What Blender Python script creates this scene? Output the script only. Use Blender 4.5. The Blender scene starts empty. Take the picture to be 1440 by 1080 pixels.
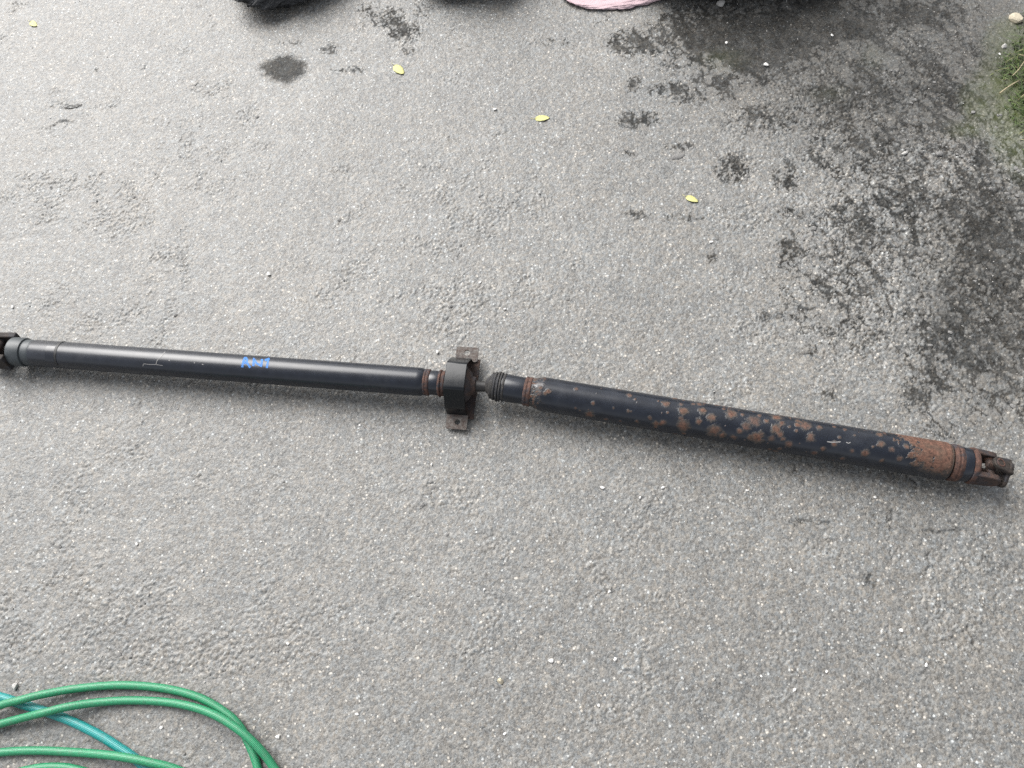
import bpy, math, random
import numpy as np

# ------------------------------------------------------------------ camera, sky, sun, exposure
scene = bpy.context.scene
PITCH, ROLL, CAM_H, FPX = math.radians(68.0), math.radians(10.0), 1.66, 1130.0
right0 = np.array([1.0, 0, 0]); up0 = np.array([0, math.sin(PITCH), math.cos(PITCH)])
fwd = np.array([0, math.cos(PITCH), -math.sin(PITCH)])
CR = math.cos(ROLL) * right0 - math.sin(ROLL) * up0
CU = math.cos(ROLL) * up0 + math.sin(ROLL) * right0
CPOS = np.array([0, -CAM_H / math.tan(PITCH), CAM_H])
cam_d = bpy.data.cameras.new('camera'); cam = bpy.data.objects.new('camera', cam_d)
scene.collection.objects.link(cam)
cam_d.sensor_width = 36.0; cam_d.lens = 36.0 * FPX / 1440.0
cam_d.clip_start = 0.05; cam_d.clip_end = 400.0
from mathutils import Matrix, Vector
B_ = -fwd
cam.matrix_world = Matrix(((CR[0], CU[0], B_[0], CPOS[0]), (CR[1], CU[1], B_[1], CPOS[1]),
                           (CR[2], CU[2], B_[2], CPOS[2]), (0, 0, 0, 1)))
scene.camera = cam

SUN_EL, SUN_AZ = math.radians(45.0), math.radians(-30.0)      # azimuth from +Y towards +X
sun_dir = Vector((math.sin(SUN_AZ) * math.cos(SUN_EL), math.cos(SUN_AZ) * math.cos(SUN_EL), math.sin(SUN_EL)))
world = bpy.data.worlds.new('World'); scene.world = world; world.use_nodes = True
wn, wl = world.node_tree.nodes, world.node_tree.links
wn.clear()
sky = wn.new('ShaderNodeTexSky'); sky.sky_type = 'NISHITA'; sky.sun_disc = False
sky.sun_elevation = SUN_EL; sky.sun_rotation = SUN_AZ
sky.dust_density = 4.0; sky.air_density = 1.0
hs = wn.new('ShaderNodeHueSaturation'); hs.inputs['Saturation'].default_value = 0.22
bg = wn.new('ShaderNodeBackground'); bg.inputs['Strength'].default_value = 0.085
wo = wn.new('ShaderNodeOutputWorld')
wl.new(sky.outputs[0], hs.inputs['Color']); wl.new(hs.outputs[0], bg.inputs['Color']); wl.new(bg.outputs[0], wo.inputs['Surface'])
sun_l = bpy.data.lights.new('sun', 'SUN'); sun_l.energy = 1.5; sun_l.angle = math.radians(50.0); sun_l.color = (1.0, 0.985, 0.96)
sun_o = bpy.data.objects.new('sun', sun_l); scene.collection.objects.link(sun_o)
sun_o.rotation_euler = (-sun_dir).to_track_quat('-Z', 'Y').to_euler(); sun_o.location = (0, 0, 6)
vs = scene.view_settings
scene.display_settings.display_device = 'sRGB'
vs.view_transform = 'Standard'; vs.look = 'None'; vs.gamma = 1.0; vs.use_curve_mapping = False
vs.exposure = 1.64
scene.render.engine = 'CYCLES'
scene.cycles.use_denoising = False
scene.cycles.max_bounces = 6

# ------------------------------------------------------------------ measuring helpers (photograph pixel -> place on the ground)
def ray(px, py):
    d = CR * ((px - 720.0) / FPX) + CU * (-(py - 540.0) / FPX) + fwd
    return d / np.linalg.norm(d)
def at(px, py, z=0.0):
    d = ray(px, py); t = (z - CPOS[2]) / d[2]
    return CPOS + d * t
def project(p):
    q = np.asarray(p) - CPOS
    zc = q @ fwd
    return 720 + FPX * (q @ CR) / zc, 540 - FPX * (q @ CU) / zc
def mm_px(p):
    """metres per photograph pixel at a point"""
    return ((np.asarray(p) - CPOS) @ fwd) / FPX

rnd = random.Random(7)
nrg = np.random.default_rng(11)

# ------------------------------------------------------------------ noise in numpy
def hsh(ix, iy, seed):
    h = (ix.astype(np.int64) * 374761393 + iy.astype(np.int64) * 668265263 + seed * 974634777) & 0xFFFFFFFF
    h = ((h ^ (h >> 13)) * 1274126177) & 0xFFFFFFFF
    h = ((h ^ (h >> 16)) * 2246822519) & 0xFFFFFFFF
    return ((h ^ (h >> 15)) & 0xFFFFFF) / float(0xFFFFFF)
def vnoise(x, y, seed):
    ix, iy = np.floor(x), np.floor(y); fx, fy = x - ix, y - iy
    fx = fx * fx * (3 - 2 * fx); fy = fy * fy * (3 - 2 * fy)
    a, b = hsh(ix, iy, seed), hsh(ix + 1, iy, seed); c, d = hsh(ix, iy + 1, seed), hsh(ix + 1, iy + 1, seed)
    return (a + (b - a) * fx) + ((c + (d - c) * fx) - (a + (b - a) * fx)) * fy
def fbm(x, y, seed, octv=4, gain=0.5):
    s = 0; a = 1.0; n = 0
    for k in range(octv):
        s = s + a * vnoise(x * 2 ** k + 17.3 * k, y * 2 ** k - 9.1 * k, seed + k); n += a; a *= gain
    return s / n
def worley(x, y, seed):
    ix, iy = np.floor(x), np.floor(y)
    f1 = np.full(x.shape, 9.0); f2 = np.full(x.shape, 9.0); idr = np.zeros(x.shape)
    for dx in (-1, 0, 1):
        for dy in (-1, 0, 1):
            cx, cy = ix + dx, iy + dy
            px = cx + hsh(cx, cy, seed); py = cy + hsh(cx, cy, seed + 1)
            d = np.hypot(px - x, py - y)
            near = d < f1
            f2 = np.where(near, f1, np.minimum(f2, d)); idr = np.where(near, hsh(cx, cy, seed + 2), idr); f1 = np.where(near, d, f1)
    return f1, f2, idr
def sstep(a, b, x):
    t = np.clip((x - a) / (b - a), 0, 1); return t * t * (3 - 2 * t)

# ------------------------------------------------------------------ mesh and material helpers
BASES = {}                                   # world place of each thing's origin
def link(o, parent=None):
    scene.collection.objects.link(o)
    if parent is not None: o.parent = parent
    return o
def mesh_obj(name, V, F, mat=None, parent=None, smooth=True, origin=None, attrs=None, uv=None, sharp=None):
    """one mesh object; V in world coordinates, stored relative to its (parent) origin"""
    V = np.asarray(V, dtype=np.float64)
    if parent is not None: V = V - BASES[parent.name]
    elif origin is not None: V = V - np.asarray(origin)
    me = bpy.data.meshes.new(name)
    if isinstance(F, np.ndarray):
        nv, nf, k = len(V), len(F), F.shape[1]
        me.vertices.add(nv); me.vertices.foreach_set('co', V.astype(np.float32).ravel())
        me.loops.add(nf * k); me.loops.foreach_set('vertex_index', F.astype(np.int32).ravel())
        me.polygons.add(nf); me.polygons.foreach_set('loop_start', np.arange(0, nf * k, k, dtype=np.int32))
        me.update(calc_edges=True)
    else:
        me.from_pydata([tuple(v) for v in V], [], F); me.update()
    if attrs:
        for an, av in attrs.items():
            a = me.attributes.new(an, 'FLOAT', 'POINT'); a.data.foreach_set('value', np.asarray(av, dtype=np.float32))
    if uv is not None:
        ul = me.uv_layers.new(name='UVMap'); li = np.empty(len(me.loops), dtype=np.int32); me.loops.foreach_get('vertex_index', li)
        ul.data.foreach_set('uv', np.asarray(uv, dtype=np.float32)[li].ravel())
    if mat: me.materials.append(mat)
    if smooth:
        me.polygons.foreach_set('use_smooth', np.ones(len(me.polygons), dtype=bool))
        if sharp: me.set_sharp_from_angle(angle=math.radians(sharp))
    o = bpy.data.objects.new(name, me)
    if parent is None and origin is not None: o.location = tuple(origin)
    BASES[o.name] = BASES[parent.name] if parent is not None else np.array(origin if origin is not None else (0, 0, 0), float)
    return link(o, parent)
def thing(name, label, cat, base, group=None):
    o = bpy.data.objects.new(name, None); o.empty_display_size = 0.05; o.location = tuple(base); BASES[o.name] = np.array(base, float)
    o['label'] = label; o['category'] = cat
    if group: o['group'] = group
    return link(o)
def tag(o, label, cat, group=None):
    o['label'] = label; o['category'] = cat
    if group: o['group'] = group
    return o

class NT:
    def __init__(s, name):
        s.m = bpy.data.materials.new(name); s.m.use_nodes = True; s.t = s.m.node_tree; s.t.nodes.clear()
        s.out = s.t.nodes.new('ShaderNodeOutputMaterial'); s.p = s.t.nodes.new('ShaderNodeBsdfPrincipled')
        s.t.links.new(s.p.outputs[0], s.out.inputs['Surface'])
    def n(s, typ, **kw):
        nd = s.t.nodes.new(typ)
        for k, v in kw.items(): setattr(nd, k, v)
        return nd
    def put(s, sock, v):
        if hasattr(v, 'is_linked') or hasattr(v, 'links'): s.t.links.new(v, sock)
        else: sock.default_value = v
    def math(s, op, a, b=0.0, c=None):
        nd = s.n('ShaderNodeMath', operation=op); s.put(nd.inputs[0], a); s.put(nd.inputs[1], b)
        if c is not None: s.put(nd.inputs[2], c)
        return nd.outputs[0]
    def mix(s, f, a, b):
        nd = s.n('ShaderNodeMix', data_type='RGBA'); s.put(nd.inputs[0], f)
        s.put(nd.inputs[6], a if hasattr(a, 'links') else (*a, 1)[:4]); s.put(nd.inputs[7], b if hasattr(b, 'links') else (*b, 1)[:4])
        return nd.outputs[2]
    def ramp(s, f, stops):
        nd = s.n('ShaderNodeValToRGB'); e = nd.color_ramp.elements
        while len(e) < len(stops): e.new(0.5)
        for i, (p, c) in enumerate(stops): e[i].position = p; e[i].color = (c, c, c, 1) if not isinstance(c, tuple) else (*c, 1)
        s.put(nd.inputs[0], f); return nd.outputs[0]
    def noise(s, vec, scale, detail=3.0, rough=0.5, dist=0.0):
        nd = s.n('ShaderNodeTexNoise'); s.put(nd.inputs['Vector'], vec); nd.inputs['Scale'].default_value = scale
        nd.inputs['Detail'].default_value = detail; nd.inputs['Roughness'].default_value = rough; nd.inputs['Distortion'].default_value = dist
        return nd.outputs[0]
    def voro(s, vec, scale, feature='F1'):
        nd = s.n('ShaderNodeTexVoronoi', feature=feature); s.put(nd.inputs['Vector'], vec); nd.inputs['Scale'].default_value = scale
        return nd
    def attr(s, name):
        nd = s.n('ShaderNodeAttribute', attribute_name=name); return nd.outputs['Fac']
    def pos(s):
        return s.n('ShaderNodeNewGeometry').outputs['Position']
    def bump(s, h, strength, dist, prev=None):
        nd = s.n('ShaderNodeBump'); s.put(nd.inputs['Height'], h); nd.inputs['Strength'].default_value = strength; nd.inputs['Distance'].default_value = dist
        if prev is not None: s.put(nd.inputs['Normal'], prev)
        return nd.outputs[0]
    def set(s, **kw):
        nm = {'col': 'Base Color', 'rough': 'Roughness', 'metal': 'Metallic', 'normal': 'Normal', 'spec': 'Specular IOR Level', 'coat': 'Coat Weight', 'coatr': 'Coat Roughness', 'sheen': 'Sheen Weight', 'trans': 'Transmission Weight', 'sss': 'Subsurface Weight'}
        for k, v in kw.items():
            if k == 'col' and isinstance(v, tuple): v = (*v, 1)[:4]
            s.put(s.p.inputs[nm[k]], v)
        return s.m

# ================================================================== THE DRIVEWAY
STREAK = np.array([0.40, 0.917])            # run-off direction in photo space, used to lay the stains along the slope
_c0 = at(1250, 300)[:2]; _c1 = at(1250 + 40, 300 + 92)[:2]
_sd = (_c1 - _c0) / np.linalg.norm(_c1 - _c0); _sp = np.array([-_sd[1], _sd[0]])

def blob_field(x, y, blobs):
    """sum of soft ellipses; each (px, py, rx, ry, weight) measured in photograph pixels"""
    f = np.zeros(x.shape)
    for (bx, by, rx, ry, w) in blobs:
        c = at(bx, by); ex = at(bx + rx, by) - c; ey = at(bx, by + ry) - c
        M = np.linalg.inv(np.array([[ex[0], ey[0]], [ex[1], ey[1]]]))
        u = M[0, 0] * (x - c[0]) + M[0, 1] * (y - c[1]); v = M[1, 0] * (x - c[0]) + M[1, 1] * (y - c[1])
        f = np.maximum(f, w * np.exp(-(u * u + v * v) * 0.9)) if w > 0 else f + w * np.exp(-(u * u + v * v) * 0.9)
    return f
def line_dist(x, y, pts):
    d = np.full(x.shape, 9.0)
    P = [at(a, b)[:2] for a, b in pts]
    for p, q in zip(P[:-1], P[1:]):
        e = q - p; t = np.clip(((x - p[0]) * e[0] + (y - p[1]) * e[1]) / (e @ e), 0, 1)
        d = np.minimum(d, np.hypot(x - p[0] - t * e[0], y - p[1] - t * e[1]))
    return d

ROUGH = [(90, 880, 150, 70, .8), (200, 920, 160, 40, .9), (420, 900, 60, 50, .5), (100, 290, 120, 60, .5), (250, 220, 90, 60, .4), (480, 380, 120, 60, .35),
         (640, 430, 60, 40, .5), (250, 350, 60, 30, .5), (300, 170, 60, 60, .35), (420, 130, 60, 60, .3), (1230, 820, 60, 60, .6), (1360, 830, 90, 90, .6),
         (880, 740, 70, 50, .4), (1280, 250, 200, 230, .75), (1180, 160, 110, 90, .9), (1350, 450, 120, 160, .65), (1040, 235, 40, 30, .95), (1000, 310, 90, 20, .6),
         (840, 880, 150, 70, .3), (520, 870, 200, 60, .35), (600, 300, 180, 90, .2), (940, 950, 200, 60, .25), (640, 700, 50, 30, .5), (150, 650, 100, 60, .3)]
SMOOTH = [(1050, 60, 140, 60, .8), (400, 97, 60, 40, .6), (500, 640, 200, 50, .2), (1150, 700, 150, 40, .3)]
CRACKS = [[(1118, 655), (1128, 668), (1133, 682)], [(1250, 715), (1256, 728), (1250, 742), (1257, 748)], [(1246, 760), (1252, 772), (1256, 786)],
          [(1300, 745), (1316, 750), (1340, 742), (1352, 748)], [(1284, 672), (1292, 684), (1288, 692)], [(1118, 728), (1136, 734), (1166, 736)],
          [(1412, 678), (1420, 692), (1419, 702), (1430, 716)], [(85, 152), (103, 151), (112, 148)], [(75, 175), (88, 170), (102, 172)],
          [(1364, 880), (1372, 905), (1384, 925)], [(1302, 780), (1310, 796), (1300, 806)],
          [(1300, 320), (1310, 350), (1330, 372), (1342, 398)]]
WETB = [(1060, 55, 165, 68, 1.0), (1150, 30, 130, 55, 1.0), (970, 40, 80, 36, .78), (905, 60, 70, 26, .76), (1010, 110, 70, 40, .72), (1290, 20, 110, 40, .78), (893, 122, 16, 20, .66), (897, 168, 36, 16, .82), (960, 130, 70, 26, .60),
        (1070, 165, 70, 36, .66), (1200, 130, 120, 90, .70), (1330, 120, 150, 150, .66), (1290, 290, 130, 140, .66), (1400, 330, 130, 200, .76), (1330, 470, 85, 110, .72), (1410, 500, 100, 130, .70), (1240, 200, 120, 100, .62),
        (1290, 560, 50, 40, .56), (1330, 600, 60, 30, .50), (1030, 236, 30, 26, .72), (1105, 245, 28, 36, .62), (1170, 215, 60, 50, .60), (1210, 310, 70, 70, .60), (1104, 355, 30, 34, .60), (1215, 395, 22, 42, .50),
        (955, 205, 34, 10, .55), (885, 215, 22, 10, .46), (895, 302, 30, 12, .54), (965, 306, 44, 14, .58), (1010, 292, 24, 12, .46), (1140, 490, 30, 22, .50), (1170, 555, 30, 16, .52), (1110, 300, 40, 14, .50), (1150, 350, 40, 26, .48), (1075, 445, 14, 18, .54), (1160, 430, 26, 20, .44),
        (1225, 468, 36, 16, .5), (1000, 362, 14, 12, .52), (865, 360, 30, 12, .4), (1250, 730, 90, 40, .40), (1380, 780, 60, 90, .36), (1180, 390, 170, 190, .52), (1225, 815, 30, 22, .46), (1300, 748, 60, 10, .5), (1120, 735, 40, 10, .44), (1120, 664, 20, 12, .44),
        (545, 25, 40, 22, .64), (568, 42, 34, 20, .66), (575, 72, 18, 12, .58), (520, 12, 30, 14, .52), (462, 68, 22, 14, .58), (490, 98, 44, 9, .58), (405, 60, 40, 10, .42), (600, 15, 40, 20, .52), (650, 68, 14, 8, .58), (640, 38, 14, 16, .46), (785, 58, 50, 14, .46), (845, 30, 30, 16, .5),
        (840, 750, 10, 8, .48), (80, 150, 30, 8, .42), (70, 180, 40, 14, .36), (135, 98, 6, 6, .5), (30, 6, 40, 10, .42)]
MOSSB = [(1440, 130, 50, 90, 1.0), (1425, 60, 40, 40, .6), (1390, 140, 40, 50, .5), (1170, 132, 60, 22, .2), (1020, 85, 60, 30, .22), (1380, 180, 60, 20, .4), (1230, 80, 40, 40, .2)]
_rough_cache = {}
def ground_fields(x, y):
    """height of the asphalt and its wetness / moss / stone tint"""
    wx = x + 0.010 * (vnoise(x * 70, y * 70, 91) - .5); wy = y + 0.010 * (vnoise(x * 70, y * 70, 92) - .5)
    rough = blob_field(x, y, ROUGH); smooth = blob_field(x, y, SMOOTH)
    n1 = fbm(x * 9, y * 9, 3, 3); n2 = fbm(x * 26, y * 26, 21, 3)
    rm = sstep(.41, .66, 0.40 * rough + 0.55 * n1 + 0.42 * n2 - 0.10 - 0.3 * smooth)
    f1, f2, idr = worley(wx * 96, wy * 96, 5)
    edge = sstep(0.0, 0.24, f2 - f1)
    g1, g2, gid = worley(wx * 185, wy * 185, 40)
    gedge = sstep(0.0, 0.4, g2 - g1)
    stone = edge * (0.45 + 0.75 * idr)
    fine = gedge * (0.3 + 0.7 * gid)
    rel = rm * (stone - 0.62)                       # -.6 in the joints ... +.6 on the proudest stones
    h = 0.0029 * rel + (0.0011 - 0.0002 * rm) * (fine - 0.45) + 0.0042 * (fbm(x * 3.2, y * 3.2, 61, 2) - .5) + 0.0012 * (fbm(x * 40, y * 40, 71, 2) - .5)
    crack = np.zeros(x.shape)
    jx = x + 0.016 * (fbm(x * 80, y * 80, 81, 2) - .5); jy = y + 0.016 * (fbm(x * 80, y * 80, 82, 2) - .5)
    for pl in CRACKS: crack = np.maximum(crack, 1 - sstep(0.0004, 0.0034, line_dist(jx, jy, pl) * (0.7 + 2.6 * np.abs(n2 - .4))))
    h = h - 0.0042 * crack
    # water standing low between the stones, in streaks down the slope
    wet = blob_field(x, y, WETB)
    s_, p_ = x * _sd[0] + y * _sd[1], x * _sp[0] + y * _sp[1]
    lace = fbm(s_ * 15 + 2.5 * n2, p_ * 22 + 1.5 * n2, 33, 4, .6); lace2 = fbm(x * 46, y * 46, 38, 3, .6)
    bl = fbm(x * 42, y * 42, 35, 4, .65)
    net = (0.5 + 0.5 * rm) * (stone - 0.60)
    width = np.interp(wet, [0, .28, .40, .50, .60, .70, .80, .95], [0, 0, .020, .046, .078, .115, .22, .6])
    dl = np.minimum(np.abs(lace - .5), 1.25 * np.abs(lace2 - .5) + .012) + .045 * net + .03 * (fine - .45) + .05 * (bl - .5)
    wetm = (1 - sstep(.55, 1.25, dl / (width + 1e-5))) * sstep(.28, .42, wet) * (.82 + .18 * sstep(.35, .6, bl))
    rim = (1 - sstep(.6, 3.0, dl / (width + 1e-5))) * sstep(.30, .6, wet)
    wetm = np.maximum(wetm, .26 * rim)
    c = at(400, 97); d0 = at(436, 97) - c; d1 = at(400, 118) - c
    M = np.linalg.inv(np.array([[d0[0], d1[0]], [d0[1], d1[1]]]))
    rr = np.hypot(M[0, 0] * (x - c[0]) + M[0, 1] * (y - c[1]), M[1, 0] * (x - c[0]) + M[1, 1] * (y - c[1])) + 0.35 * (bl - .5) + 0.25 * (n2 - .5)
    wetm = np.maximum(wetm, (1 - sstep(.62, 1.12, rr + .12 * net + .2 * (fine - .45))) * .9)
    wetm = np.maximum(wetm, crack * 0.18)
    damp = sstep(.25, .9, blob_field(x, y, [(1250, 60, 330, 200, 1.0), (1400, 400, 160, 260, .8), (1420, 800, 140, 220, .35)]))
    moss = np.clip(blob_field(x, y, MOSSB) * (0.35 + 1.2 * bl) + 0.3 * (n2 - .5), 0, 1) * sstep(.10, .3, blob_field(x, y, MOSSB))
    binder = np.maximum(rm * (1 - sstep(.0, .30, f2 - f1)), .55 * (1 - sstep(.02, .30, g2 - g1)))
    return h, wetm, moss, idr * rm, damp, binder, gid

STEP = 0.0028
corners = np.array([at(a, b)[:2] for a, b in ((-40, -40), (1480, -40), (-40, 1120), (1480, 1120))])
lo, hi = corners.min(0), corners.max(0)
def axis_coords(a, b):
    mid = np.arange(a, b, STEP); out = np.array([.01, .03, .07, .15, .35, .8, 2, 5, 12, 30, 80])
    return np.concatenate([a - out[::-1], mid, mid[-1] + out])
xs, ys = axis_coords(lo[0], hi[0]), axis_coords(lo[1], hi[1])
GX, GY = np.meshgrid(xs, ys); gx, gy = GX.ravel(), GY.ravel()
gh, gwet, gmoss, gst, gdamp, gbin, ggr = ground_fields(gx, gy)
fade = sstep(.5, 0, np.maximum(np.maximum(lo[0] - gx, gx - hi[0]), np.maximum(lo[1] - gy, gy - hi[1])))
fade = np.where((gx < lo[0]) | (gx > hi[0]) | (gy < lo[1]) | (gy > hi[1]), 0, 1) * fade
gh *= fade
nx, ny = len(xs), len(ys)
_H = gh.reshape(ny, nx)
def ground_z(x, y):
    return float(_H[min(max(np.searchsorted(ys, y), 0), ny - 1), min(max(np.searchsorted(xs, x), 0), nx - 1)])
ii = np.arange(nx * ny).reshape(ny, nx)
GF = np.stack([ii[:-1, :-1].ravel(), ii[:-1, 1:].ravel(), ii[1:, 1:].ravel(), ii[1:, :-1].ravel()], 1)

def asphalt_material():
    t = NT('asphalt'); P = t.pos()
    wet, moss, st, damp = t.attr('wet'), t.attr('moss'), t.attr('stone'), t.attr('damp')
    binder, grain = t.attr('binder'), t.attr('grain')
    v1 = t.voro(P, 240.0); v2 = t.voro(P, 150.0)
    r1 = t.n('ShaderNodeSeparateColor'); t.put(r1.inputs[0], v1.outputs['Color'])
    r2 = t.n('ShaderNodeSeparateColor'); t.put(r2.inputs[0], v2.outputs['Color'])
    n_big = t.noise(P, 2.6, 4, .55); n_mid = t.noise(P, 14.0, 4, .6); n_fine = t.noise(P, 300.0, 2, .7)
    g = t.math('MULTIPLY_ADD', r1.outputs[0], 0.080, 0.070)
    g = t.math('MULTIPLY_ADD', t.math('POWER', grain, 2.0), 0.065, g)
    g = t.math('MULTIPLY_ADD', t.math('SUBTRACT', n_fine, .5), 0.20, g)
    g = t.math('MULTIPLY_ADD', t.math('SUBTRACT', n_mid, .5), 0.075, g)
    g = t.math('MULTIPLY_ADD', t.math('SUBTRACT', n_big, .5), 0.05, g)
    g = t.math('MULTIPLY_ADD', t.math('SUBTRACT', st, .2), 0.050, g)
    g = t.math('MULTIPLY', g, t.math('SUBTRACT', 1.0, t.math('MULTIPLY', binder, 0.42)))
    # pale mineral grains showing in the binder
    spk = t.math('MULTIPLY', t.math('GREATER_THAN', r2.outputs[1], 0.95), t.math('LESS_THAN', v2.outputs['Distance'], 0.36))
    spk2 = t.math('MULTIPLY', t.math('GREATER_THAN', r1.outputs[1], 0.96), t.math('LESS_THAN', v1.outputs['Distance'], 0.45))
    g = t.math('MULTIPLY_ADD', t.math('MAXIMUM', spk, t.math('MULTIPLY', spk2, .8)), 0.21, g)
    g = t.math('MAXIMUM', g, 0.02)
    cc = t.n('ShaderNodeCombineColor')
    hue = t.math('ADD', 0.02, t.math('ADD', t.math('MULTIPLY', t.math('SUBTRACT', t.noise(P, 5.0, 3, .6), .5), 0.10), t.math('MULTIPLY', t.math('SUBTRACT', r2.outputs[2], .5), 0.12)))
    t.put(cc.inputs[0], t.math('MULTIPLY', g, t.math('ADD', 1.0, hue))); t.put(cc.inputs[1], t.math('MULTIPLY', g, 0.995)); t.put(cc.inputs[2], t.math('MULTIPLY', g, t.math('SUBTRACT', 0.94, hue)))
    dampc = t.math('MULTIPLY', damp, 0.52)
    col = t.mix(dampc, cc.outputs[0], (0.04, 0.038, 0.034))
    hsv = t.n('ShaderNodeHueSaturation'); hsv.inputs['Value'].default_value = 0.24; t.put(hsv.inputs['Color'], cc.outputs[0])
    col = t.mix(wet, col, hsv.outputs[0])
    mosscol = t.mix(t.noise(P, 160, 3, .6), (0.028, 0.04, 0.010), (0.085, 0.10, 0.03))
    col = t.mix(t.math('MULTIPLY', moss, .85), col, mosscol)
    rough = t.math('ADD', 0.60, t.math('MULTIPLY', wet, 0.14))
    b = t.bump(t.math('ADD', n_fine, t.math('MULTIPLY', v1.outputs['Distance'], -0.7)), 0.42, 0.0014)
    return t.set(col=col, rough=rough, normal=b, spec=t.math('SUBTRACT', 0.85, t.math('MULTIPLY', t.math('MAXIMUM', wet, t.math('MULTIPLY', damp, .7)), 0.7)))
M_ASPH = asphalt_material()
driveway = mesh_obj('driveway', np.stack([gx, gy, gh], 1), GF, M_ASPH, origin=(0, 0, 0), attrs={'wet': gwet, 'moss': gmoss, 'stone': gst, 'damp': gdamp, 'binder': gbin, 'grain': ggr})
driveway['kind'] = 'structure'
driveway['label'] = 'worn grey asphalt driveway with wet dark patches at upper right'

# ------------------------------------------------------------------ loose and bedded stones
def stone_mesh(name, seed, flat=0.6, sub=1):
    import bmesh
    bm = bmesh.new(); bmesh.ops.create_icosphere(bm, subdivisions=sub, radius=1.0)
    r = random.Random(seed)
    cuts = [(Vector((r.gauss(0, 1), r.gauss(0, 1), r.gauss(0, .8))).normalized(), r.uniform(.55, .85)) for _ in range(7)]
    for v in bm.verts:
        for n, d in cuts:
            k = v.co.dot(n)
            if k > d: v.co -= n * (k - d)
        v.co.x *= 1.0; v.co.y *= r.uniform(.97, 1.03) * .8; v.co.z *= flat
    me = bpy.data.meshes.new(name); bm.to_mesh(me); bm.free()
    return me
def stone_material(name, c0, c1, rough=.85):
    t = NT(name); P = t.pos(); n = t.noise(P, 260, 3, .6)
    return t.set(col=t.mix(n, c0, c1), rough=rough, normal=t.bump(n, .4, .001))
M_PALE = stone_material('pale_stone', (0.26, 0.25, 0.235), (0.42, 0.41, 0.39))
M_GREY = stone_material('grey_stone', (0.10, 0.098, 0.094), (0.19, 0.185, 0.178), .9)
M_BEIGE = stone_material('beige_stone', (0.30, 0.26, 0.19), (0.42, 0.38, 0.29))
M_WHITE = stone_material('white_stone', (0.40, 0.39, 0.37), (0.62, 0.61, 0.59))
pale_me = [stone_mesh('pebble', 100 + k, .62) for k in range(5)]
grey_me = [stone_mesh('aggregate_stone', 200 + k, .5) for k in range(6)]
for m in pale_me: m.materials.append(M_WHITE)
for m in grey_me: m.materials.append(M_GREY)
# a few hundred coarse aggregate stones stand proud where the surface has ravelled
cand = []
tries = nrg.uniform(lo, hi, size=(26000, 2))
th, tw, tm, ts, td = ground_fields(tries[:, 0], tries[:, 1])[:5]
tpx, tpy = project(np.stack([tries[:, 0], tries[:, 1], np.zeros(len(tries))], 1))
infr = (tpx > 0) & (tpx < 1440) & (tpy > 0) & (tpy < 1080)
sel = np.where(infr & (ts > .52))[0][:290]
for k, i in enumerate(sel):
    o = bpy.data.objects.new('aggregate_stone', grey_me[k % 6])
    s = rnd.uniform(.0042, .0078)
    o.location = (tries[i, 0], tries[i, 1], th[i] - s * .12); o.scale = (s, s * rnd.uniform(.7, 1.05), s * rnd.uniform(.7, 1))
    o.rotation_euler = (rnd.uniform(-.2, .2), rnd.uniform(-.2, .2), rnd.uniform(0, 6.28)); link(o, driveway)
# fine pale chips, far too many to count: one part
chips_n = 5200
cp = nrg.uniform(lo, hi, size=(chips_n, 2)); cz = ground_fields(cp[:, 0], cp[:, 1])[0]
cs = 0.0010 + 0.0017 * nrg.random(chips_n) ** 2.2
octv = np.array([[1, 0, 0], [0, 1, 0], [-1, 0, 0], [0, -1, 0], [0.2, .1, .55], [0, 0, -.6]], float)
octf = np.array([[0, 1, 4], [1, 2, 4], [2, 3, 4], [3, 0, 4], [1, 0, 5], [2, 1, 5], [3, 2, 5], [0, 3, 5]])
ang = nrg.uniform(0, 6.28, chips_n); asp = nrg.uniform(.5, 1.0, chips_n)
vx = octv[None, :, 0] * cs[:, None]; vy = octv[None, :, 1] * (cs * asp)[:, None]
CV = np.stack([cp[:, 0, None] + vx * np.cos(ang)[:, None] - vy * np.sin(ang)[:, None], cp[:, 1, None] + vx * np.sin(ang)[:, None] + vy * np.cos(ang)[:, None],
               cz[:, None] + octv[None, :, 2] * cs[:, None]], 2).reshape(-1, 3)
CF = (octf[None] + (np.arange(chips_n) * 6)[:, None, None]).reshape(-1, 3)
chips = mesh_obj('stone_chips', CV, CF, M_PALE, driveway, smooth=False); chips['kind'] = 'stuff'

# pale pebbles one can point at
PEB = [(847, 686, 4), (1267, 886, 4.5), (1302, 935, 5), (1117, 970, 5), (1292, 1077, 5), (775, 929, 4.5), (1162, 944, 3.5), (932, 686, 3.5), (1112, 802, 3.5), (857, 832, 3.5), (865, 927, 3.5), (1070, 951, 3.5), (842, 992, 3),
       (193, 765, 4), (391, 1036, 4.5), (405, 905, 3.5), (710, 1032, 4), (285, 803, 3), (367, 762, 3), (681, 829, 3.5), (607, 653, 3), (681, 605, 3), (506, 598, 3), (696, 155, 4), (378, 386, 5), (18, 432, 3.5), (675, 398, 3), (710, 435, 3.5),
       (1021, 61, 3.5), (1077, 92, 5), (1170, 50, 3.5), (1000, 341, 4), (227, 1023, 4), (502, 1004, 4), (1050, 690, 3.5), (900, 700, 3), (1230, 699, 3.5), (615, 495, 4), (1406, 76, 3)]
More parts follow.
